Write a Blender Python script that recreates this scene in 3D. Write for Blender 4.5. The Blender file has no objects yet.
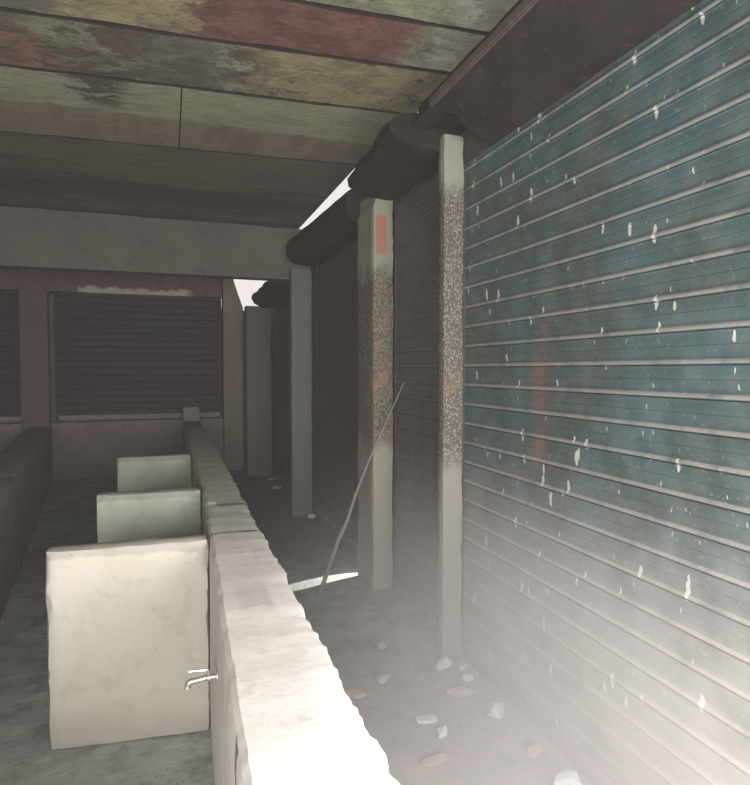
import bpy, bmesh, math, random
from mathutils import Vector, Matrix, noise

random.seed(7)
S = bpy.context.scene
C = S.collection
R = math.radians

# ------------------------------------------------------------------ materials
class NT:
    """small node-tree helper"""
    def __init__(s, name):
        s.m = bpy.data.materials.new(name); s.m.use_nodes = True
        s.t = s.m.node_tree; s.n = s.t.nodes; s.l = s.t.links
        s.b = s.n['Principled BSDF']
        s.tc = s.n.new('ShaderNodeTexCoord'); s.co = s.tc.outputs['Object']
        s.sep = None
    def put(s, v, inp):
        if hasattr(v, 'is_linked') or hasattr(v, 'links'): s.l.new(v, inp)
        elif isinstance(v, (tuple, list)):
            inp.default_value = tuple(v) + (1,) if (len(v) == 3 and len(inp.default_value) == 4) else v
        else: inp.default_value = v
    def xyz(s, i):
        if not s.sep:
            s.sep = s.n.new('ShaderNodeSeparateXYZ'); s.l.new(s.co, s.sep.inputs[0])
        return s.sep.outputs[i]
    def math(s, op, a, b=0.0, c=None, clamp=False):
        n = s.n.new('ShaderNodeMath'); n.operation = op; n.use_clamp = clamp
        s.put(a, n.inputs[0]); s.put(b, n.inputs[1])
        if c is not None: s.put(c, n.inputs[2])
        return n.outputs[0]
    def map(s, scale=(1, 1, 1), loc=(0, 0, 0)):
        n = s.n.new('ShaderNodeMapping'); s.l.new(s.co, n.inputs[0])
        n.inputs['Scale'].default_value = scale; n.inputs['Location'].default_value = loc
        return n.outputs[0]
    def noise(s, scale, detail=5, rough=.6, co=None, dist=0.0):
        n = s.n.new('ShaderNodeTexNoise'); s.l.new(co or s.co, n.inputs['Vector'])
        n.inputs['Scale'].default_value = scale; n.inputs['Detail'].default_value = detail
        n.inputs['Roughness'].default_value = rough; n.inputs['Distortion'].default_value = dist
        return n.outputs[0]
    def voro(s, scale, co=None, out='Distance', feat='F1', rnd=1.0):
        n = s.n.new('ShaderNodeTexVoronoi'); s.l.new(co or s.co, n.inputs['Vector'])
        n.feature = feat; n.inputs['Scale'].default_value = scale; n.inputs['Randomness'].default_value = rnd
        return n.outputs[out]
    def step(s, v, a, b):
        n = s.n.new('ShaderNodeMapRange'); n.interpolation_type = 'SMOOTHSTEP'
        s.put(v, n.inputs[0]); n.inputs[1].default_value = a; n.inputs[2].default_value = b
        return n.outputs[0]
    def band(s, v, a, b, soft):
        return s.math('MULTIPLY', s.step(v, a - soft, a + soft), s.step(v, b + soft, b - soft) if False else s.math('SUBTRACT', 1.0, s.step(v, b - soft, b + soft)))
    def mix(s, f, a, b):
        n = s.n.new('ShaderNodeMix'); n.data_type = 'RGBA'
        s.put(f, n.inputs[0]); s.put(a, n.inputs[6]); s.put(b, n.inputs[7])
        return n.outputs[2]
    def mul(s, *a):
        r = a[0]
        for x in a[1:]: r = s.math('MULTIPLY', r, x)
        return r
    def bump(s, h, strength=.4, dist=.01):
        n = s.n.new('ShaderNodeBump'); s.put(h, n.inputs['Height'])
        n.inputs['Strength'].default_value = strength; n.inputs['Distance'].default_value = dist
        s.l.new(n.outputs[0], s.b.inputs['Normal'])
    def done(s, col, rough=.9, metal=0.0, spec=.3):
        s.put(col, s.b.inputs['Base Color']); s.put(rough, s.b.inputs['Roughness'])
        s.b.inputs['Metallic'].default_value = metal
        s.b.inputs['Specular IOR Level'].default_value = spec
        return s.m

def m_plaster(name, c1, c2, c3, scale=3.0, bump=.35):
    t = NT(name)
    a = t.noise(scale, 6, .62); b = t.noise(scale * 5.3, 5, .6); p = t.voro(34)
    col = t.mix(t.step(a, .35, .68), c1, c2)
    col = t.mix(t.mul(t.step(b, .56, .72), .7), col, c3)
    col = t.mix(t.mul(t.step(t.noise(46, 3), .66, .72), .5), col, tuple(x * .45 for x in c3))
    t.bump(t.math('ADD', t.mul(b, .8), t.mul(p, .12)), bump, .012)
    return t.done(col, .93, 0, .2)

def m_partition(name, c1, c2, c3, dirt):
    t = NT(name)
    a = t.noise(2.2, 6, .62); b = t.noise(11, 6, .65); z = t.xyz(2)
    col = t.mix(t.step(a, .35, .68), c1, c2)
    col = t.mix(t.mul(t.step(b, .5, .66), .5), col, c3)
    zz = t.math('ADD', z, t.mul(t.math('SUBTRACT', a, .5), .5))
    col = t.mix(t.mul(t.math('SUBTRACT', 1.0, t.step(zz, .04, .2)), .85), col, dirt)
    col = t.mix(t.mul(t.step(t.math('ADD', z, t.mul(t.math('SUBTRACT', b, .5), .06)), .755, .77), .45), col, tuple(v * .7 for v in c3))
    col = t.mix(t.mul(t.step(t.noise(24, 3), .7, .74), .5), col, tuple(v * .5 for v in c3))
    t.bump(b, .3, .012)
    return t.done(col, .93, 0, .2)

def m_floor():
    t = NT('cement_floor')
    a = t.noise(1.3, 6, .65); b = t.noise(6, 6, .65); c = t.noise(30, 4, .7)
    col = t.mix(t.step(a, .38, .66), (.30, .345, .315), (.43, .46, .43))
    col = t.mix(t.mul(t.step(b, .42, .68), .85), col, (.2, .215, .203))
    # pinkish dust in the right hand aisle, paled to paint in the washed-out veil
    x = t.xyz(0); y = t.xyz(1)
    d = t.mul(t.band(x, .45, 1.5, .18), t.math('SUBTRACT', 1.0, t.step(y, 1.9, 3.2)), t.step(b, .25, .6))
    col = t.mix(t.mul(d, .85), col, (.58, .51, .5))
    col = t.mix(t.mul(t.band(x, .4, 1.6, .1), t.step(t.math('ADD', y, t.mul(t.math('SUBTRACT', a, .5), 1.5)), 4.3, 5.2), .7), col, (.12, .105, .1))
    # pale wash marks in the left lane
    w = t.mul(t.math('SUBTRACT', 1.0, t.step(x, .0, .2)), t.step(t.noise(2.4, 5, .7, t.map((1, 2.5, 1), (4, 2, 0))), .52, .68))
    col = t.mix(t.mul(w, .65), col, (.52, .53, .49))
    col = t.mix(t.mul(t.step(c, .62, .7), .6), col, (.06, .06, .06))
    t.bump(t.math('ADD', b, t.mul(c, .4)), .5, .02)
    return t.done(col, .9, 0, .25)

def m_shutter(name, base, base2, dust, dusty=.5, rough=.5, marks=True, stain=False, phase=.015, axis=1):
    t = NT(name)
    z = t.xyz(2); y = t.xyz(axis)
    a = t.noise(2.2, 5, .6); b = t.noise(9, 5, .6); fine = t.noise(60, 3, .6)
    col = t.mix(t.step(a, .35, .65), base, base2)
    if stain:
        s = t.mul(t.band(y, 1.28, 1.38, .06), t.band(z, 1.05, 1.72, .08), t.step(t.noise(7, 4), .4, .62))
        col = t.mix(t.mul(s, .8), col, (.2, .095, .075))
    # dust lying on the beads between the slats
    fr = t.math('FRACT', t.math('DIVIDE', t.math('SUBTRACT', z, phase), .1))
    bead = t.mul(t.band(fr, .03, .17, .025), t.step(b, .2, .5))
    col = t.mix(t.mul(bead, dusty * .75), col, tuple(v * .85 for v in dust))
    # dust in blotches; the paler part near the ground paints in a pale veil
    film_veil = t.math('ADD', t.mul(t.step(b, .35, .75), .18), t.mul(t.math('SUBTRACT', 1.0, t.step(z, .25, 1.25)), t.step(a, .2, .55)))
    col = t.mix(t.math('MULTIPLY', film_veil, dusty * .85, clamp=True), col, dust)
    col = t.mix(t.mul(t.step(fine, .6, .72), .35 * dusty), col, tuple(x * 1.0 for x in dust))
    if marks:
        mp = t.n.new('ShaderNodeCombineXYZ')
        t.l.new(t.math('MULTIPLY', t.math('ADD', y, t.mul(t.noise(20, 2), .02)), 10.0), mp.inputs[0])
        t.l.new(t.math('MULTIPLY', t.math('ADD', z, .03), 3.2), mp.inputs[1])
        v = t.n.new('ShaderNodeTexVoronoi'); v.inputs['Scale'].default_value = 1.9; t.l.new(mp.outputs[0], v.inputs['Vector'])
        sc = t.n.new('ShaderNodeSeparateColor'); t.l.new(v.outputs['Color'], sc.inputs[0])
        rad = t.math('MULTIPLY_ADD', sc.outputs[0], .13, .06)
        m = t.mul(t.math('LESS_THAN', v.outputs['Distance'], rad), t.math('GREATER_THAN', sc.outputs[1], .1))
        v2 = t.n.new('ShaderNodeTexVoronoi'); v2.inputs['Scale'].default_value = 4.2; t.l.new(mp.outputs[0], v2.inputs['Vector'])
        sc2 = t.n.new('ShaderNodeSeparateColor'); t.l.new(v2.outputs['Color'], sc2.inputs[0])
        m2 = t.mul(t.math('LESS_THAN', v2.outputs['Distance'], .12), t.math('GREATER_THAN', sc2.outputs[1], .72))
        col = t.mix(t.mul(m, .72), col, (.68, .66, .62))
        col = t.mix(t.mul(m2, .6), col, (.6, .58, .54))
    t.bump(t.math('ADD', t.mul(a, .6), t.mul(fine, .15)), .25, .01)
    return t.done(col, rough, 0, .4)

def m_rust(name, c1, c2):
    t = NT(name)
    a = t.noise(4, 6, .65); b = t.noise(24, 5, .65)
    col = t.mix(t.step(a, .35, .65), c1, c2)
    col = t.mix(t.mul(t.step(b, .56, .7), .6), col, (.09, .05, .04))
    t.bump(b, .4, .01)
    return t.done(col, .85, 0, .2)

def m_pillar(name, top, low, rough_c, z0, z1, patch=None, rust=.5):
    """old plaster: smooth paint above and below, pebbly worn stucco between z0 and z1"""
    t = NT(name)
    z = t.xyz(2); x = t.xyz(0)
    a = t.noise(6, 6, .65); b = t.noise(38, 4, .6)
    pv = t.voro(1, t.map((105, 105, 75)))
    zz = t.math('ADD', z, t.mul(t.math('SUBTRACT', a, .5), .35))
    col = t.mix(t.step(zz, (z0 + z1) / 2 - .3, (z0 + z1) / 2 + .3), low, top)
    w = t.band(zz, z0, z1, .08)
    peb = t.mix(t.step(pv, .2, .55), rough_c, tuple(v * .3 for v in rough_c))
    peb = t.mix(t.mul(t.step(a, .5, .66), rust), peb, (.27, .145, .1))
    col = t.mix(t.mul(w, .9), col, peb)
    col = t.mix(t.mul(t.step(b, .58, .7), .35), col, tuple(v * .5 for v in low))
    if patch:
        p = t.mul(t.band(x, patch[0], patch[1], .006), t.band(z, patch[2], patch[3], .02), t.step(b, .2, .45), t.math('LESS_THAN', t.xyz(1), .02))
        col = t.mix(t.mul(p, .85), col, (.36, .15, .095))
    t.bump(t.math('ADD', t.mul(w, t.mul(pv, .8)), t.mul(b, .3)), .6, .012)
    return t.done(col, .92, 0, .2)

def m_slab(name, base, layers, seed=0.0, grain=(.05, .04, .035)):
    """stone slab with flaking limewash and painted edge glow: layers = (colour, x0, x1, soft, cover)"""
    t = NT(name)
    x = t.xyz(0)
    big = t.noise(2.6, 7, .68, t.map((1, 1.5, 1), (seed, seed * 1.7, 0)), .4)
    mid = t.noise(9, 6, .68, t.map((1, 1.6, 1), (seed * 2.1, 3 + seed, 0)), .3)
    fine = t.noise(40, 4, .65)
    col = t.mix(t.step(mid, .35, .65), base, tuple(v * .72 for v in base))
    for i, (c, x0, x1, soft, cover) in enumerate(layers):
        xx = t.math('ADD', x, t.mul(t.math('SUBTRACT', mid, .5), .5))
        reg = t.band(xx, x0, x1, soft)
        nn = t.noise(3.2 + i * .7, 8, .7, t.map((1, 1.3, 1), (seed + 5.3 * i, 2.2 * i, 1)), .5)
        th = 1.0 - cover
        f = t.mul(reg, t.step(nn, .5 + (th - .5) * .5 - .02, .5 + (th - .5) * .5 + .03))
        cc = t.mix(t.step(t.noise(6, 7, .75, t.map((1, 1, 1), (seed * 3, 4, i)), .4), .38, .62), c, tuple(v * .62 for v in c))
        col = t.mix(f, col, cc)
    col = t.mix(t.mul(t.step(t.noise(17, 6, .75), .58, .67), .6), col, grain)
    col = t.mix(t.mul(t.step(t.noise(4.5, 7, .75, t.map((1, 1, 1), (seed, 9, 2)), .6), .52, .68), .55), col, tuple(v * 1.3 for v in grain))
    col = t.mix(t.mul(t.step(fine, .6, .7), .3), col, grain)
    t.bump(t.math('ADD', t.mul(mid, .8), t.mul(fine, .25)), .6, .02)
    return t.done(col, .94, 0, .15)

def m_plain(name, c, rough=.5, metal=0.0, var=.25, sc=20):
    t = NT(name)
    a = t.noise(sc, 4, .6)
    col = t.mix(a, tuple(v * (1 - var) for v in c), tuple(min(1, v * (1 + var)) for v in c))
    t.bump(a, .2, .004)
    return t.done(col, rough, metal, .4)

# ------------------------------------------------------------------ mesh helpers
def link(name, bm, mats, parent=None, loc=None, smooth=False):
    me = bpy.data.meshes.new(name)
    bmesh.ops.recalc_face_normals(bm, faces=bm.faces)
    bm.to_mesh(me); bm.free()
    o = bpy.data.objects.new(name, me); C.objects.link(o)
    for m in (mats if isinstance(mats, list) else [mats]): me.materials.append(m)
    if smooth:
        for p in me.polygons: p.use_smooth = True
        me.set_sharp_from_angle(angle=R(32))
    if parent: o.parent = parent
    if loc: o.location = loc
    return o

def tag(o, label, cat, group=None, kind=None):
    o['label'] = label; o['category'] = cat
    if group: o['group'] = group
    if kind: o['kind'] = kind
    return o

def struct(name, bm, mats, loc=None):
    o = link(name, bm, mats, None, loc); o['kind'] = 'structure'
    o['label'] = STRUCT[name][0]; o['category'] = STRUCT[name][1]
    return o

STRUCT = {
 'floor': ('uneven grey cement floor of the market passage', 'floor'),
 'ceiling': ('ceiling of stone slabs with flaking green, cream and red limewash', 'ceiling'),
 'wall_back': ('low brown wall across the far end under the dark shutters', 'wall'),
 'unseen_wall_right': ('unseen wall added behind the row of shutters to keep sky out', 'wall'),
 'unseen_wall_left': ('unseen plain wall added on the left to block light', 'wall'),
 'unseen_wall_front': ('unseen wall behind the viewer with an opening added for the fill lamp', 'wall'),
 'trim_1': ('plain grey ceiling beam across the passage before the far end', 'beam'),
 'trim_2': ('brown beam with a peeling pale strip above the far shutter', 'beam'),
}

def thing(name, loc, label, cat, group=None):
    o = bpy.data.objects.new(name, None); C.objects.link(o); o.location = loc
    o.empty_display_size = .2
    return tag(o, label, cat, group)

def add_box(bm, x0, x1, y0, y1, z0, z1, mi=0):
    vs = [bm.verts.new((x, y, z)) for x in (x0, x1) for y in (y0, y1) for z in (z0, z1)]
    for q in ((0, 1, 3, 2), (4, 6, 7, 5), (0, 4, 5, 1), (2, 3, 7, 6), (0, 2, 6, 4), (1, 5, 7, 3)):
        f = bm.faces.new([vs[i] for i in q]); f.material_index = mi
    return vs

def rough_block(x0, x1, y0, y1, z0, z1, step=.06, amp=.006, chip=.012, seed=0.0, shape=None):
    """a box of small quads with worn, chipped edges"""
    bm = bmesh.new()
    def n(a, b): return max(1, int(round((b - a) / step)))
    nx, ny, nz = n(x0, x1), n(y0, y1), n(z0, z1)
    V = {}
    def v(i, j, k):
        key = (i, j, k)
        if key not in V:
            p = Vector((x0 + (x1 - x0) * i / nx, y0 + (y1 - y0) * j / ny, z0 + (z1 - z0) * k / nz))
            q = p * 9 + Vector((seed, seed * 1.3, seed * .7))
            d = noise.noise_vector(q) * amp + noise.noise_vector(q * .3) * amp
            e = [(i == 0) - (i == nx), (j == 0) - (j == ny), (k == 0) - (k == nz)]
            if sum(1 for c in e if c) >= 2:
                w = chip * (.45 + .9 * max(0, noise.noise(q * 2.2)) + .8 * max(0, noise.noise(q * .6)))
                for a in range(3): d[a] += e[a] * w * .7
            if k == 0: d.z = 0
            p = p + d
            if shape: p = shape(p)
            V[key] = bm.verts.new(p)
        return V[key]
    def quad(a, b, c, d): bm.faces.new((a, b, c, d))
    for i in range(nx):
        for j in range(ny):
            for k in (0, nz): quad(v(i, j, k), v(i + 1, j, k), v(i + 1, j + 1, k), v(i, j + 1, k))
    for i in range(nx):
        for k in range(nz):
            for j in (0, ny): quad(v(i, j, k), v(i + 1, j, k), v(i + 1, j, k + 1), v(i, j, k + 1))
    for j in range(ny):
        for k in range(nz):
            for i in (0, nx): quad(v(i, j, k), v(i, j + 1, k), v(i, j + 1, k + 1), v(i, j, k + 1))
    return bm

def tube(bm, pts, radii, seg=10):
    rings = []
    for i, p in enumerate(pts):
        p = Vector(p)
        d = (Vector(pts[min(i + 1, len(pts) - 1)]) - Vector(pts[max(i - 1, 0)])).normalized()
        u = d.orthogonal().normalized() if i == 0 else (rings_u - d * rings_u.dot(d)).normalized()
        rings_u = u; w = d.cross(u)
        r = radii[i] if isinstance(radii, (list, tuple)) else radii
        rings.append([bm.verts.new(p + (u * math.cos(2 * math.pi * k / seg) + w * math.sin(2 * math.pi * k / seg)) * r) for k in range(seg)])
    for a, b in zip(rings, rings[1:]):
        for k in range(seg): bm.faces.new((a[k], a[(k + 1) % seg], b[(k + 1) % seg], b[k]))
    bm.faces.new(rings[0][::-1]); bm.faces.new(rings[-1])

# ------------------------------------------------------------------ palette
M_floor = m_floor()
t = NT('whitewash_with_dark_joints')
a = t.noise(3, 6, .62); b = t.noise(15, 5, .6); y = t.xyz(1); x = t.xyz(0); z = t.xyz(2)
col = t.mix(t.step(a, .35, .68), (.74, .71, .68), (.66, .63, .60))
col = t.mix(t.mul(t.step(b, .54, .7), .7), col, (.56, .53, .5))
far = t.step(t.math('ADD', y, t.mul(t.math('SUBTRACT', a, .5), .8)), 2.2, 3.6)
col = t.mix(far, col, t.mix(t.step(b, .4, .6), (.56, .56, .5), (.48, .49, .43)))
yj = t.math('ADD', y, t.mul(t.math('SUBTRACT', b, .5), .05))
j1 = t.mul(t.band(yj, 2.62, 2.67, .01), t.step(x, .2, .22)); j2 = t.mul(t.band(yj, 3.2, 3.3, .014), t.step(x, .22, .24)); j3 = t.mul(t.band(yj, 2.3, 2.33, .01), t.step(b, .45, .6))
top = t.step(z, .77, .78)
col = t.mix(t.mul(t.math('MAXIMUM', t.math('MAXIMUM', j1, j2), t.mul(j3, .5)), top, .8), col, (.17, .165, .145))
# smooth trowelled grey repair on the top
rp = t.mul(t.band(t.math('ADD', y, t.mul(t.math('SUBTRACT', a, .5), .3)), 1.72, 2.0, .04), t.band(t.math('ADD', x, t.mul(t.math('SUBTRACT', b, .5), .05)), .19, .29, .01), top)
col = t.mix(t.mul(rp, .5), col, (.5, .46, .45))
hole = t.mul(t.band(t.math('ADD', y, t.mul(t.math('SUBTRACT', b, .5), .08)), 1.13, 1.175, .006), t.band(t.math('ADD', z, t.mul(t.math('SUBTRACT', b, .5), .06)), .70, .775, .006), t.math('SUBTRACT', 1.0, t.step(x, .122, .126)))
col = t.mix(t.mul(hole, .85), col, (.12, .11, .1))
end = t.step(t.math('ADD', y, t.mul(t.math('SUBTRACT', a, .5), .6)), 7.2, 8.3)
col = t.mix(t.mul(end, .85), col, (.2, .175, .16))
t.bump(b, .15, .012)
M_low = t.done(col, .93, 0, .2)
M_part = m_partition('cream_plaster', (.49, .465, .41), (.445, .425, .365), (.37, .35, .30), (.36, .34, .29))
M_part_g = m_partition('grey_green_plaster', (.40, .43, .365), (.35, .38, .32), (.28, .30, .255), (.25, .26, .23))
M_brown = m_plaster('brown_dirty_plaster', (.26, .212, .196), (.22, .178, .166), (.155, .126, .117), 3.0)
M_dark = m_plaster('unseen_wall_dark', (.12, .105, .095), (.09, .08, .075), (.06, .05, .05), 2.0)
M_beam = m_plaster('smoky_grey_plaster', (.135, .12, .105), (.115, .102, .09), (.085, .075, .067), 1.6, .2)
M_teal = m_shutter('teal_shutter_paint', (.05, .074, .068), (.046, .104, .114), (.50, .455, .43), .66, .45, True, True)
M_grey_sh = m_shutter('grey_shutter_paint', (.075, .07, .072), (.10, .096, .096), (.24, .23, .222), .42, .6, False)
M_dim_sh = m_shutter('dim_shutter_paint', (.068, .06, .061), (.082, .074, .076), (.16, .148, .145), .4, .65, False)
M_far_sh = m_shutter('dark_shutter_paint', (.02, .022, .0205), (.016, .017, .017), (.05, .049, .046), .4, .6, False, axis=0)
M_hood = m_rust('rusty_hood_metal', (.014, .012, .0115), (.022, .018, .017))
M_hood1 = m_rust('brown_hood_metal', (.02, .016, .0155), (.034, .027, .025))
M_rail = m_rust('rusty_rail_metal', (.045, .04, .038), (.07, .058, .054))
M_veiled_bar = m_rust('veiled_bar_metal', (.34, .30, .29), (.27, .24, .23))  # bar colour paled to blend into the veil painted at the shutter foot
M_p1 = m_pillar('worn_pillar_plaster', (.25, .26, .205), (.235, .225, .19), (.27, .245, .2), 1.0, 2.4, None, .25)
M_p2 = m_pillar('patched_pillar_plaster', (.26, .285, .22), (.30, .28, .23), (.29, .25, .19), 1.0, 2.15, (.02, .098, 2.27, 2.53), .7)
M_p3 = m_pillar('green_grey_pillar_plaster', (.165, .17, .14), (.15, .175, .145), (.155, .148, .128), 3.4, 3.6, None, .1)
M_pA = m_plaster('tan_pillar_plaster', (.27, .225, .18), (.22, .19, .16), (.17, .13, .11), 3)
M_pB = m_plaster('grey_brown_pillar_plaster', (.19, .165, .155), (.165, .143, .135), (.13, .11, .1), 3)
M_tap = m_plain('worn_brass', (.62, .58, .5), .35, .8, .2)
M_cane = m_plain('grey_cane', (.2, .19, .17), .8)
M_stone_w = m_plain('pale_rubble', (.78, .75, .73), .95, 0, .1, 30)
M_stone_p = m_plain('pinkish_rubble', (.47, .39, .37), .95, 0, .15, 30)
M_paper = m_plain('white_scrap', (.8, .79, .76), .9, 0, .06, 12)

# ------------------------------------------------------------------ room shell
bm = bmesh.new()
nx, ny = 60, 110
X0, X1, Y0, Y1 = -4.0, 1.65, -1.3, 10.0
grid = [[None] * (ny + 1) for _ in range(nx + 1)]
for i in range(nx + 1):
    for j in range(ny + 1):
        x = X0 + (X1 - X0) * i / nx; y = Y0 + (Y1 - Y0) * j / ny
        h = (noise.noise(Vector((x * 1.3, y * 1.3, 0))) * .004 + noise.noise(Vector((x * 5, y * 5, 3))) * .003) - .006
        grid[i][j] = bm.verts.new((x, y, h))
for i in range(nx):
    for j in range(ny):
        bm.faces.new((grid[i][j], grid[i + 1][j], grid[i + 1][j + 1], grid[i][j + 1]))
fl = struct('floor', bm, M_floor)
for p in fl.data.polygons: p.use_smooth = True

# ceiling: stone slabs laid across the passage, slightly askew
green = (.23, .25, .165); pale = (.29, .30, .20); cream = (.30, .265, .155); red = (.19, .10, .078); edge_glow = (.52, .49, .42)  # last colour paints a sky-lit glow onto the slabs' right ends
brownm = (.12, .092, .078); tan = (.215, .19, .14); greym = (.15, .145, .122); rust = (.22, .14, .095)
slabs = [  # distance at x = 0, thickness drop, material
 (-1.35, .00, m_slab('slab_a', greym, [(green, -4, 2, .2, .4)], 1.0)),
 (.35, .0, m_slab('slab_b', greym, [(cream, -4, 2, .2, .5)], 2.0)),
 (1.35, .00, m_slab('slab_c', brownm, [(green, -4, 2, .2, .6)], 3.0)),
 (2.02, .0, m_slab('slab_d', greym, [(pale, .2, 2.2, .1, .75), (edge_glow, 1.2, 2.0, .08, .85), (green, -4, 0, .2, .5)], 4.0)),
 (2.50, .00, m_slab('slab_red', greym, [(cream, -.46, .17, .04, .8), (red, .14, 1.12, .06, .93), (pale, 1.10, 2.0, .1, .85), (edge_glow, 1.22, 2.0, .08, .9)], 5.2)),
 (2.885, .0, m_slab('slab_flaking', brownm, [(rust, -1.6, -.42, .1, .55), (green, -.62, -.1, .15, .42), (greym, -.12, .34, .06, .8), (pale, .26, .5, .08, .52), (cream, .45, 2, .1, .72)], 6.1)),
 (3.40, .0, None),
 (4.33, .00, 'soot'), (7.4, .0, m_slab('slab_end_far', (.15, .13, .11), [((.2, .17, .14), -4, 2, .2, .4)], 12.0)),
 (8.5, .0, None), (9.6, 0, None)]
t = NT('sooty_slab')
a = t.noise(2.0, 7, .68, t.map((.45, 2.2, 1), (3, 1, 0)), .3); b = t.noise(9, 6, .7, t.map((.7, 1.5, 1))); big = t.noise(.9, 4, .6, t.map((.5, 1, 1), (2, 5, 0)))
col = t.mix(t.step(big, .38, .62), (.125, .108, .088), (.155, .142, .10))
col = t.mix(t.mul(t.step(a, .48, .66), .75), col, (.075, .06, .053))
dark = t.band(t.math('ADD', t.xyz(1), t.mul(t.math('SUBTRACT', a, .5), .9)), 5.2, 5.75, .12)
col = t.mix(t.mul(dark, .6), col, (.062, .05, .045))
col = t.mix(t.mul(t.step(b, .55, .7), .4), col, (.19, .17, .14))
t.bump(b, .5, .02)
M_soot = t.done(col, .95, 0, .1)
# the pale green over tan slab (two coats, the edge between them ragged)
t = NT('slab_two_tone')
mid = t.noise(7, 6, .68, t.map((1, 1.8, 1), (2, 4, 0)), .3); fine = t.noise(40, 4, .65)
yy = t.math('ADD', t.xyz(1), t.mul(t.math('SUBTRACT', mid, .5), .16))
yy = t.math('ADD', yy, t.mul(t.xyz(0), -.056 + .056))
col = t.mix(t.step(t.noise(3.3, 6, .7, t.map((1, 2, 1), (7, 1, 0))), .42, .6), pale, green)
low_ = t.mix(t.step(t.noise(2.2, 5, .6, t.map((2.5, .6, 1), (1, 1, 0))), .42, .6), tan, (.18, .145, .108))
col = t.mix(t.step(yy, 3.83, 3.87), col, low_)
blot = t.mul(t.band(t.math('ADD', t.xyz(0), t.mul(t.math('SUBTRACT', mid, .5), .8)), -.42, -.2, .06), t.math('SUBTRACT', 1.0, t.step(yy, 3.7, 3.85)), t.step(mid, .38, .5))
col = t.mix(t.mul(blot, .9), col, (.07, .05, .045))
col = t.mix(t.mul(t.step(t.noise(15, 6, .75), .58, .68), .5), col, (.13, .11, .09))
t.bump(t.math('ADD', t.mul(mid, .8), t.mul(fine, .25)), .6, .02)
M_two = t.done(col, .94, 0, .15)
M_end = slabs[-3][2]
M_joint = m_plaster('dark_joints', (.022, .018, .016), (.018, .015, .013), (.012, .01, .01), 4)  # near-black colour on the slab sides and inside the gaps
bm = bmesh.new(); mats = [M_joint]
CZ = 3.0
def slab_piece(x0, x1, y0, y1, zb, mi, seed):
    nxp = max(2, int((x1 - x0) / .08)); prev = None
    for i in range(nxp + 1):
        x = x0 + (x1 - x0) * i / nxp
        j0 = noise.noise(Vector((x * 6, seed, 0))) * .008; j1 = noise.noise(Vector((x * 6, seed, 9))) * .008
        zz = zb + noise.noise(Vector((x * 3, seed * 2, 4))) * .004
        a = [bm.verts.new(q) for q in ((x, y0 + j0, zz + .1), (x, y0 + j0, zz + .004), (x, y0 + j0 + .004, zz), (x, y1 + j1 - .004, zz), (x, y1 + j1, zz + .004), (x, y1 + j1, zz + .1))]
        if prev:
            for k in range(5):
                f = bm.faces.new((prev[k], a[k], a[k + 1], prev[k + 1])); f.material_index = mi if k == 2 else 0
            f = bm.faces.new((prev[5], a[5], a[0], prev[0])); f.material_index = mi
        if i in (0, nxp):
            f = bm.faces.new(a if i == 0 else a[::-1]); f.material_index = mi
        prev = a
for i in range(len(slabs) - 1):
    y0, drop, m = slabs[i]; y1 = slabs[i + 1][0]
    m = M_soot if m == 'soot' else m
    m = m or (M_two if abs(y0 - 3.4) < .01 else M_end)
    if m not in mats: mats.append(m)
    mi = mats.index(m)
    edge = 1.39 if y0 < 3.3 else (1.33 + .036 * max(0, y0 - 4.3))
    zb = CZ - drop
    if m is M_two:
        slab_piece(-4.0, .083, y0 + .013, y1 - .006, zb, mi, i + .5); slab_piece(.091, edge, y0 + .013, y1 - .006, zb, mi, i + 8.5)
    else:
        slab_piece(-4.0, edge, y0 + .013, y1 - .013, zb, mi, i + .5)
add_box(bm, -4.0, 1.33, -1.3, 9.5, CZ + .07, CZ + .2, 0)
sk = math.tan(R(3.2))
for v in bm.verts: v.co.y -= v.co.x * sk
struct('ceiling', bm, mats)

bm = rough_block(-4.0, 1.43, 6.215, 6.40, 2.44, 2.97, .1, .006, .01, 3)
struct('trim_1', bm, M_beam)
t = NT('peeling_beam')
x = t.xyz(0); z = t.xyz(2); a = t.noise(5, 6, .7)
col = t.mix(t.step(a, .4, .62), (.14, .1, .09), (.18, .125, .11))
pp = t.mul(t.band(t.math('ADD', x, t.mul(t.math('SUBTRACT', a, .5), .5)), -1.15, .3, .06), t.math('SUBTRACT', 1.0, t.step(t.math('ADD', z, t.mul(t.math('SUBTRACT', a, .5), .25)), 2.62, 2.67)))
col = t.mix(t.mul(pp, .85), col, (.62, .56, .46))
t.bump(a, .4, .01)
struct('trim_2', rough_block(-4.0, .765, 9.16, 9.5, 2.57, 3.0, .1, .006, .012, 5), t.done(col, .93, 0, .2))
bm = rough_block(-4.0, .765, 9.1, 9.25, 0, .79, .1, .008, .02, 6); add_box(bm, -4.0, .78, 9.5, 9.6, -.01, 2.7); add_box(bm, .78, 1.495, 9.5, 9.6, -.01, 2.42); struct('wall_back', bm, M_brown)
bm = bmesh.new(); add_box(bm, 1.495, 1.65, .78, 4.155, -.01, 2.8); add_box(bm, 1.495, 1.65, 4.31, 9.6, -.01, 2.8); add_box(bm, 1.495, 1.65, 4.155, 4.31, .5, 2.8); add_box(bm, 1.495, 1.65, -1.3, -.9, -.01, 2.8); add_box(bm, 1.495, 1.65, -.9, .78, 2.1, 2.8); struct('unseen_wall_right', bm, M_dark)  # unseen wall added to keep sky out, with gaps cut for the lamps
bm = bmesh.new(); add_box(bm, -4.15, -4.0, -1.3, 9.6, -.01, 3.1); struct('unseen_wall_left', bm, M_dark)  # unseen wall added to block light from the left
bm = bmesh.new()  # unseen wall added behind the camera, opened for the fill lamp
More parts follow.
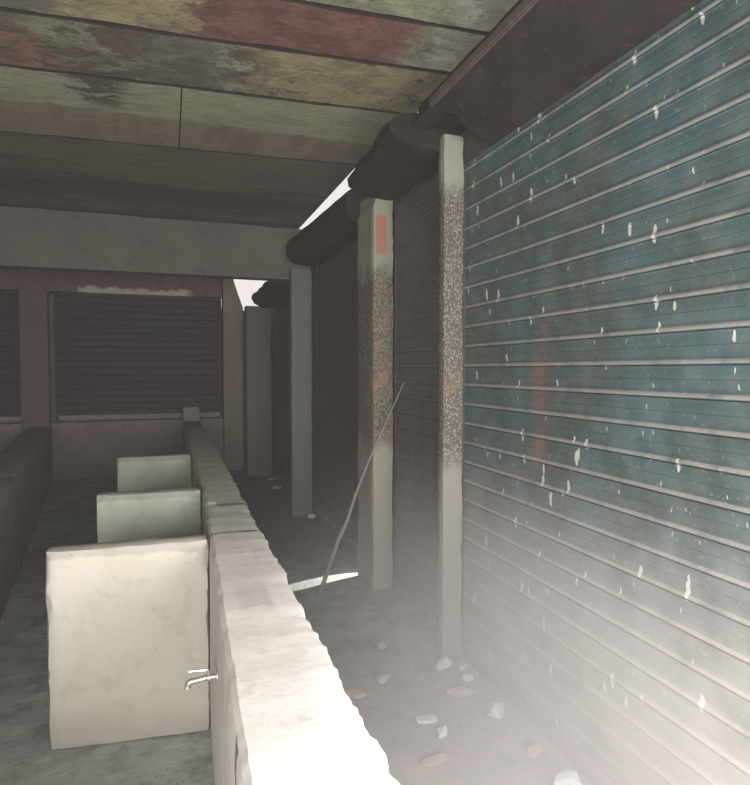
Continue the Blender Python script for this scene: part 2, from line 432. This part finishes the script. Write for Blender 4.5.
add_box(bm, -4.0, -1.5, -1.45, -1.3, -.01, 3.1); add_box(bm, 1.45, 1.65, -1.45, -1.3, -.01, 3.1); add_box(bm, -1.5, 1.45, -1.45, -1.3, 2.0, 3.1)
struct('unseen_wall_front', bm, M_dark)

# ------------------------------------------------------------------ roller shutters
PROF = [(.0, -.005), (.02, .006), (.05, .0095), (.10, .0100), (.15, .0075), (.20, .003), (.27, .0012), (.42, .0032), (.55, .0042),
        (.585, .0022), (.61, .0042), (.72, .0046), (.85, .0032), (.93, .003), (.955, .0055), (.975, .0055), (.99, -.004)]
def curtain(y0, y1, z0, z1, phase=.015, face=0.0, horizontal_x=False):
    bm = bmesh.new()
    zs = []
    k = math.floor((z0 - phase) / .1)
    while phase + k * .1 < z1:
        for t_, d in PROF:
            z = phase + (k + t_) * .1
            if z0 <= z <= z1: zs.append((z, d))
        k += 1
    n = 14; rows = []
    for i in range(n + 1):
        y = y0 + (y1 - y0) * i / n
        row = []
        for z, d in zs:
            w = noise.noise(Vector((y * 1.5, z * .9, face))) * .003
            row.append(bm.verts.new((-d + w, y, z) if not horizontal_x else (y, -d + w, z)))
        rows.append(row)
    for a, b in zip(rows, rows[1:]):
        for k in range(len(zs) - 1): bm.faces.new((a[k], b[k], b[k + 1], a[k + 1]))
    return bm

def hood_bm(prof, y0, y1, lump=.012, seed=0.0, swap=False, taper=None):
    """sheet metal hood: profile (x,z) swept along y, with closed ends"""
    bm = bmesh.new(); n = max(4, int((y1 - y0) / .08)); rings = []
    for i in range(n + 1):
        f = i / n; y = y0 + (y1 - y0) * f
        ring = []
        for (px, pz) in prof:
            q = Vector((px * 5, y * 4, pz * 5 + seed))
            dx = noise.noise(q) * lump; dz = noise.noise(q + Vector((7, 3, 1))) * lump
            if taper: px2, pz2 = taper(px, pz, f)
            else: px2, pz2 = px, pz
            x_, z_ = px2 + dx, pz2 + dz
            if px > -.03: x_ = px2
            ring.append(bm.verts.new((x_, y, z_) if not swap else (y, x_, z_)))
        rings.append(ring)
    m = len(prof)
    for a, b in zip(rings, rings[1:]):
        for k in range(m): bm.faces.new((a[k], a[(k + 1) % m], b[(k + 1) % m], b[k]))
    bm.faces.new(rings[0]); bm.faces.new(rings[-1][::-1])
    return bm

def shutter(loc, length, mat, label, hood_prof, hood_mat, z_top, hood_len=None, hood_off=0.0, taper=None, lump=.012, z0=.06, seed=0.0, axis='y'):
    root = thing('roller_shutter', loc, label, 'shutter')
    hx = axis == 'x'
    link('slat_curtain', curtain(.03, length - .03, z0, z_top, face=seed, horizontal_x=hx), mat, root)
    def bx(a0, a1, d0, d1, c0, c1):
        b = bmesh.new()
        if hx: add_box(b, a0, a1, d0, d1, c0, c1)
        else: add_box(b, d0, d1, a0, a1, c0, c1)
        bmesh.ops.bevel(b, geom=b.edges[:], offset=.004, segments=2, affect='EDGES')
        return b
    link('bottom_bar', bx(.032, length - .032, -.018, .012, z0 - .058, z0 + .004), M_veiled_bar, root)
    for a in (.0, length - .03):
        link('guide_rail', bx(a, a + .028, -.016, .025, z0 - .058, z_top), M_rail, root)
    if hood_prof:
        link('hood', hood_bm(hood_prof, hood_off, (hood_len or length) + hood_off, lump, seed, hx, taper), hood_mat, root)
    return root

XS = 1.462
# the big teal shutter on the right
prof1 = [(.0, 2.555), (-.06, 2.565), (-.15, 2.61), (-.21, 2.67), (-.262, 2.715), (-.285, 2.735), (-.285, 2.75), (-.255, 2.755), (-.25, 2.83), (-.12, 2.87), (.0, 2.88)]
def tap1(px, pz, f): return (px, pz if f < .88 else max(pz, 2.715 + .02 * (px > -.2)))
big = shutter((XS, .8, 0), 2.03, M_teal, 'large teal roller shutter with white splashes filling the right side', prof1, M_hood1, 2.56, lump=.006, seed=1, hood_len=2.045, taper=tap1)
b = bmesh.new(); add_box(b, -.302, -.280, .0, 1.80, 2.722, 2.765); bmesh.ops.bevel(b, geom=b.edges[:], offset=.006, segments=2, affect='EDGES')
link('ridge_highlight', b, m_rust('ridge_highlight_brown', (.12, .098, .09), (.085, .066, .06)), big)  # lighter strip added to stand for the highlight along the hood ridge
# second bay
prof2 = [(.0, 2.635), (-.08, 2.63), (-.2, 2.63), (-.32, 2.655), (-.385, 2.69), (-.395, 2.74), (-.35, 2.79), (-.22, 2.81), (.0, 2.82)]
shutter((XS, 2.86, 0), .955, M_grey_sh, 'dark grey roller shutter in the narrow bay between the two nearest pillars', prof2, M_hood, 2.61, lump=.02, seed=2, hood_len=.915, taper=lambda px, pz, f: (px * (1.0 - .14 * f), pz))
# third bay
prof3 = [(.0, 2.56), (-.12, 2.555), (-.2, 2.58), (-.235, 2.64), (-.24, 2.73), (-.225, 2.785), (-.2, 2.80), (.0, 2.815)]
def tap3(px, pz, f): return (px * (1 + .38 * f), pz + .0 * f)
shutter((XS, 4.315, 0), 1.785, M_dim_sh, 'dark roller shutter between the patched pillar and the green-grey pillar', prof3, M_hood, 2.57, taper=tap3, lump=.006, seed=3, hood_off=-.13, hood_len=1.845)
# fourth bay
prof4 = [(.0, 2.36), (-.2, 2.36), (-.33, 2.42), (-.36, 2.50), (-.33, 2.56), (.0, 2.58)]
shutter((XS, 6.28, 0), 2.2, M_dim_sh, 'farthest dark roller shutter of the right row, just beyond the green-grey pillar', prof4, M_hood, 2.37, lump=.02, seed=4)
# far end
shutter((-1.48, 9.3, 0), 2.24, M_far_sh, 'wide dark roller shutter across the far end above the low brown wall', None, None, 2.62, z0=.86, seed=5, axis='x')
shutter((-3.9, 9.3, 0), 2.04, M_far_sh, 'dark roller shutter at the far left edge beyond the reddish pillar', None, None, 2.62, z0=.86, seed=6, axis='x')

# ------------------------------------------------------------------ pillars
def pillar(x0, x1, y0, y1, h, mat, label, step=.05, amp=.004, chip=.01, seed=0.0, shape=None):
    w, d = x1 - x0, y1 - y0
    o = link('pillar', rough_block(0, w, 0, d, 0, h, step, amp, chip, seed, shape), mat, None, (x0, y0, 0))
    return tag(o, label, 'pillar')
pillar(1.326, 1.44, 2.782, 2.848, 2.69, M_p1, 'narrow pillar with pebbly worn plaster at the edge of the teal shutter', .03, .003, .007, 1)
def sh2(p):
    if p.z > 2.58: p.x += max(0, .13 - p.x) / .13 * .022 * min(1, (p.z - 2.58) / .06)
    return p
pillar(1.291, 1.438, 3.79, 4.15, 2.70, M_p2, 'pillar with an orange-red patch near its top, behind the leaning cane', .035, .004, .01, 2, sh2)
pillar(1.185, 1.40, 6.05, 6.2, 2.53, M_p3, 'plain green-grey pillar, third from the viewer in the right row', .05, .004, .01, 3)
pillar(1.035, 1.385, 8.52, 8.78, 2.40, M_pB, 'grey-brown far pillar under the dark hood end', .07, .005, .012, 4)
def shA(p):
    p.x -= .2 * max(0, p.z - 2.42) * max(0, p.x) / .29 * 1.6
    return p
pillar(.772, 1.065, 9.12, 9.45, 2.98, M_pA, 'tan far pillar at the right side of the far end shutter', .07, .005, .012, 5, shA)
pillar(-1.835, -1.5, 8.93, 9.09, 2.56, m_plaster('reddish_pillar_plaster', (.155, .118, .11), (.14, .108, .1), (.18, .14, .13), 4), 'reddish brown pillar at the left of the far end', .07, .005, .012, 6)

# ------------------------------------------------------------------ low wall with stall partitions
def wl(y): return .106 + .0285 * (min(y, 3.6) - 1.0) if y < 3.6 else .180
def wr(y): return .368 + .0075 * (min(y, 5) - 1.0)
WY0, WY1 = -.55, 9.08
bm = bmesh.new(); rows = []
ny = 560
cracks = []
for j in range(ny + 1):
    y = WY0 + (WY1 - WY0) * j / ny
    top = .80 + noise.noise(Vector((1, y * 1.1, 2))) * .006 + noise.noise(Vector((1, y * 7, 2))) * .003
    if 2.64 < y < 3.27: top -= .008
    if y > 8.55: top += .19 * min(1, (y - 8.55) / .06) + .02 * noise.noise(Vector((y * 20, 0, 0)))
    for (c, w, d) in cracks:
        if abs(y - c) < w: top -= d * (1 - abs(y - c) / w)
    jag = noise.noise(Vector((5, y * 4.5, 0))) * .012 + noise.noise(Vector((5, y * 14, 0))) * .006 + abs(noise.noise(Vector((6, y * 24, 0)))) * .014
    jl = noise.noise(Vector((9, y * 6, 0))) * .006 + noise.noise(Vector((9, y * 22, 0))) * .002
    notch = 0
    xl, xr = wl(y), wr(y)
    ex = .26 if False else 0
    pts = [(xl, 0), (xl, .25), (xl + .002, .5), (xl + .002, .725), (xl + .003 + jl * .6 + notch * 2.2, .75), (xl + .007 + jl, top - .012),
           (xl + .02 + jl, top - .001), (xl + .09, top + noise.noise(Vector((3, y * 4, 1))) * .002), (xl + .16, top + noise.noise(Vector((4, y * 4, 1))) * .002),
           (xr - .022 + jag, top - .002), (xr - .005 + jag, top - .012), (xr + jag * .8, top - .035), (xr + jag * .4, top - .09), (xr, .5), (xr, .25), (xr, 0)]
    row = []
    for k, (x, z) in enumerate(pts):
        d = noise.noise(Vector((x * 12, y * 12, z * 12))) * .003 if 0 < k < 15 else 0
        row.append(bm.verts.new((x + d, y, z)))
    rows.append(row)
for a, b in zip(rows, rows[1:]):
    for k in range(15): bm.faces.new((a[k], b[k], b[k + 1], a[k + 1]))
    bm.faces.new((a[15], b[15], b[0], a[0]))
bm.faces.new(rows[0]); bm.faces.new(rows[-1][::-1])
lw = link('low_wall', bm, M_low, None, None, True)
tag(lw, 'long whitewashed low wall with ragged edge running down the middle of the passage', 'wall')

def partition(y0, y1, xl, xr, h, mat, label, seed, tilt=0.0, skew=0.0):
    def sh(p):
        p.y -= skew * (p.x / (xr - xl))
        if p.z > h * .5: p.z += tilt * (p.x / (xr - xl) - .5) * (p.z / h)
        p.x += .012 * noise.noise(Vector((p.z * 4, seed, 0))) * max(0, 1 - p.x / .2)
        return p
    o = link('partition_wall', rough_block(0, xr - xl, 0, y1 - y0, 0, h, .025, .004, .014, seed, sh), mat, None, (xl, y0, 0), True)
    return tag(o, label, 'partition')
partition(2.60, 2.70, -.462, wl(2.6) - .005, .80, M_part, 'nearest cream plastered partition of the left stalls, beside the tap', 11, .012, .07)
partition(3.67, 3.77, -.392, wl(3.67) - .005, .80, M_part_g, 'middle grey partition, just behind the nearest cream one', 12, .008, .05)
partition(5.2, 5.3, -.40, wl(5.2) - .005, .80, M_part_g, 'farthest grey-green partition, behind the middle one', 13, .006, .05)

# brown wall along the left side of the lane, slightly askew
def shl(p):
    p.x -= p.y * .1065
    return p
o = link('low_side_wall', rough_block(-.3, 0, 0, 8.4, 0, .74, .08, .008, .02, 21, shl), M_brown, None, (-.595, .65, 0))
tag(o, 'dark brown low wall along the left side of the stall lane', 'wall')

# ------------------------------------------------------------------ small things
tap = thing('water_tap', (wl(1.9) + .004, 1.9, .545), 'small brass tap sticking out of the low wall in front of the nearest partition', 'tap')
b = bmesh.new(); tube(b, [(.0, 0, 0), (-.006, 0, 0), (-.008, 0, 0)], [.019, .019, .014], 16); link('flange', b, M_tap, tap, None, True)
b = bmesh.new(); tube(b, [(-.006, 0, 0), (-.02, 0, 0), (-.021, 0, 0), (-.034, 0, 0), (-.036, 0, 0), (-.066, 0, -.004), (-.08, 0, -.005)], [.009, .009, .0125, .0125, .009, .0085, .0095], 14); link('tap_body', b, M_tap, tap, None, True)
b = bmesh.new(); tube(b, [(-.078, 0, -.003), (-.086, 0, -.007), (-.09, 0, -.012), (-.091, 0, -.019), (-.091, 0, -.022)], [.009, .0095, .009, .0085, .0105], 14); link('spout', b, M_tap, tap, None, True)
b = bmesh.new(); tube(b, [(-.028, 0, .008), (-.03, 0, .02), (-.034, 0, .024)], [.006, .005, .005], 10); tube(b, [(-.03, 0, .023), (-.06, .002, .0255), (-.088, .003, .026)], [.0045, .004, .005], 8); link('lever_handle', b, M_tap, tap, None, True)

# leaning cane (curved), foot on the floor, tip against the grey shutter
cpts = [(.93, 3.83, .004), (.985, 3.80, .18), (1.045, 3.775, .37), (1.10, 3.755, .50), (1.155, 3.735, .68), (1.225, 3.70, .88), (1.325, 3.655, 1.13), (1.398, 3.62, 1.31), (1.438, 3.6, 1.41)]
b = bmesh.new(); tube(b, [tuple(Vector(p) - Vector(cpts[0]) + Vector((0, 0, .012))) for p in cpts], [.015, .0145, .0135, .012, .009, .007, .006, .005, .004], 10)
o = link('cane', b, M_cane, None, cpts[0], True)
tag(o, 'thin curved cane leaning across the pillar with the orange-red patch', 'stick')

def stone(x, y, sx, sy, sz, mat, label, seed, rot=0.0, group=None, name='rubble_stone'):
    rnd = random.Random(seed)
    b = bmesh.new()
    for i in range(24):
        v = Vector((rnd.gauss(0, 1), rnd.gauss(0, 1), rnd.gauss(0, 1))).normalized()
        b.verts.new((v.x * sx, v.y * sy, max(v.z, -.55) * sz))
    r = bmesh.ops.convex_hull(b, input=b.verts[:])
    bmesh.ops.delete(b, geom=[g for g in r['geom_interior'] if isinstance(g, bmesh.types.BMVert)], context='VERTS')
    zmin = min(v.co.z for v in b.verts)
    for v in b.verts: v.co.z -= zmin
    o = link(name, b, mat, None, (x, y, -.005)); o.rotation_euler.z = rot
    return tag(o, label, 'stone', group)
stone(1.30, 2.70, .055, .04, .038, M_stone_w, 'pale three-cornered stone lying at the foot of the narrow pebbly pillar', 1, .4)
stone(1.36, 2.56, .03, .028, .022, M_stone_w, 'small pale stone close in front of the pale three-cornered one at the pillar', 2, .1)
stone(1.27, 2.46, .07, .045, .026, M_stone_p, 'flat pinkish stone in front of the small pale stone by the pillar', 3, -.3)
stone(1.33, 2.245, .055, .042, .04, M_stone_w, 'white stone against the teal shutter, farthest of the three along its foot', 4, .7)
stone(1.34, 1.96, .042, .035, .03, M_stone_p, 'pinkish white stone against the teal shutter, middle of the three along its foot', 5, .5)
stone(1.335, 1.75, .06, .05, .045, M_stone_w, 'white stone against the teal shutter, nearest to the viewer', 6, .2)
stone(1.03, 2.31, .055, .03, .014, M_stone_w, 'thin pale flake on the open floor, behind the small triangular pale stone', 7, -.2)
stone(1.05, 2.19, .034, .028, .026, M_stone_w, 'small triangular pale stone on the open floor of the aisle', 8, .9)
stone(.95, 2.06, .065, .04, .012, M_stone_p, 'flat pinkish slab fragment nearest the viewer on the open aisle floor', 9, .1)
stone(.97, 2.69, .05, .04, .022, M_stone_p, 'reddish lump on the aisle floor beside the whitewashed wall, farther one', 10, .3)
stone(.80, 2.60, .06, .04, .018, M_stone_p, 'reddish flat lump on the aisle floor right beside the ragged low wall', 11, -.5)
stone(.66, 2.33, .028, .025, .02, M_stone_w, 'tiny pale chip on the floor hard against the ragged low wall', 12, .5)
stone(1.08, 3.02, .04, .03, .018, M_stone_p, 'small stone on bare floor left of the narrow pebbly pillar', 13, .8)
stone(1.36, 5.93, .05, .04, .03, M_stone_w, 'small stone at the foot of the green-grey pillar', 14, .3)
def scrap(x, y, w, d, label, seed, rot):
    b = bmesh.new(); rnd = random.Random(seed); n = 5
    vs = [[b.verts.new(((i / n - .5) * w + rnd.uniform(-.1, .1) * w * .3, (j / n - .5) * d + rnd.uniform(-.1, .1) * d * .3, .006 + abs(noise.noise(Vector((i * .9, j * .9, seed)))) * .05)) for j in range(n + 1)] for i in range(n + 1)]
    for i in range(n):
        for j in range(n): b.faces.new((vs[i][j], vs[i + 1][j], vs[i + 1][j + 1], vs[i][j + 1]))
    zmin = min(v.co.z for v in b.verts)
    for v in b.verts: v.co.z -= zmin
    r = bmesh.ops.extrude_face_region(b, geom=b.faces[:])
    for g in r['geom']:
        if isinstance(g, bmesh.types.BMVert): g.co.z += .002
    o = link('paper_scrap', b, M_paper, None, (x, y, -.004)); o.rotation_euler.z = rot
    return tag(o, label, 'litter')
scrap(1.33, 8.2, .14, .1, 'white scrap on the dark floor beyond the green-grey pillar, farther one', 1, .2)
scrap(1.29, 7.55, .13, .12, 'white scrap on the dark floor beyond the green-grey pillar, nearer one', 2, .9)
scrap(1.385, 2.66, .045, .02, 'tiny white scrap at the foot of the teal shutter beside the narrow pillar', 3, .4)

# ------------------------------------------------------------------ light
W = bpy.data.worlds.new('overcast_sky'); S.world = W; W.use_nodes = True
bg = W.node_tree.nodes['Background']; bg.inputs[0].default_value = (1, .93, .9, 1); bg.inputs[1].default_value = 0.85
def area(name, loc, target, sx, sy, power, col):
    L = bpy.data.lights.new(name, 'AREA'); L.shape = 'RECTANGLE'; L.size = sx; L.size_y = sy; L.energy = power; L.color = col
    o = bpy.data.objects.new(name, L); C.objects.link(o); o.location = loc
    o.rotation_euler = (Vector(target) - Vector(loc)).to_track_quat('-Z', 'Y').to_euler()
    return o
area('front_fill', (-.1, -1.2, 1.3), (.15, 3.0, .95), 2.6, 1.2, 205, (1, .97, .93))  # fill lamp added behind the camera, at the made-up opening
area('side_fill', (1.38, .1, 1.25), (.35, 1.5, .4), 1.2, 1.3, 72, (1, .935, .915))  # fill lamp added at an unseen open bay right of the camera
L = bpy.data.lights.new('sun_shaft', 'SPOT'); L.energy = 190; L.spot_size = R(19); L.spot_blend = .25; L.shadow_soft_size = .01; L.color = (1, .98, .94)
o = bpy.data.objects.new('sun_shaft', L); C.objects.link(o); o.location = (1.9, 4.33, .40)
o.rotation_euler = (Vector((1.1, 4.1, 0)) - o.location).to_track_quat('-Z', 'Y').to_euler(); o.scale = (.8, 1, 1)

# volume added for the pale glare veil, thickest low in the right hand aisle
bm = bmesh.new(); add_box(bm, -4.4, 1.9, -1.7, 9.9, -.2, 3.4)
t = NT('veil_volume'); t.n.remove(t.b)
x, y, z = t.xyz(0), t.xyz(1), t.xyz(2)
low_ = t.mul(t.math('SUBTRACT', 1.0, t.step(z, .05, 1.25)), t.step(x, .1, 1.3), t.math('SUBTRACT', 1.0, t.step(y, 1.6, 3.4)), t.step(y, .3, 1.2))
vs_ = t.n.new('ShaderNodeVolumeScatter'); vs_.inputs['Color'].default_value = (1, .95, .935, 1)
t.l.new(t.math('MULTIPLY_ADD', low_, .95, .008), vs_.inputs['Density'])
t.l.new(vs_.outputs[0], t.n['Material Output'].inputs['Volume'])
hz = link('glare_veil', bm, t.m); tag(hz, 'added pale glare veil filling the passage, thickest over the right aisle floor', 'haze', None, 'stuff')

# ------------------------------------------------------------------ camera
cam = bpy.data.cameras.new('camera'); co = bpy.data.objects.new('camera', cam); C.objects.link(co)
co.location = (0, 0, 1.5); co.rotation_euler = (R(90 - 2.15), 0, R(-19.0))
cam.sensor_fit = 'HORIZONTAL'; cam.sensor_width = 36; cam.lens = 600 / 750 * 36; cam.clip_start = .02
S.camera = co
S.view_settings.view_transform = 'Standard'; S.view_settings.look = 'None'; S.view_settings.exposure = 0.1; S.view_settings.gamma = 1.0
S.view_settings.use_curve_mapping = False
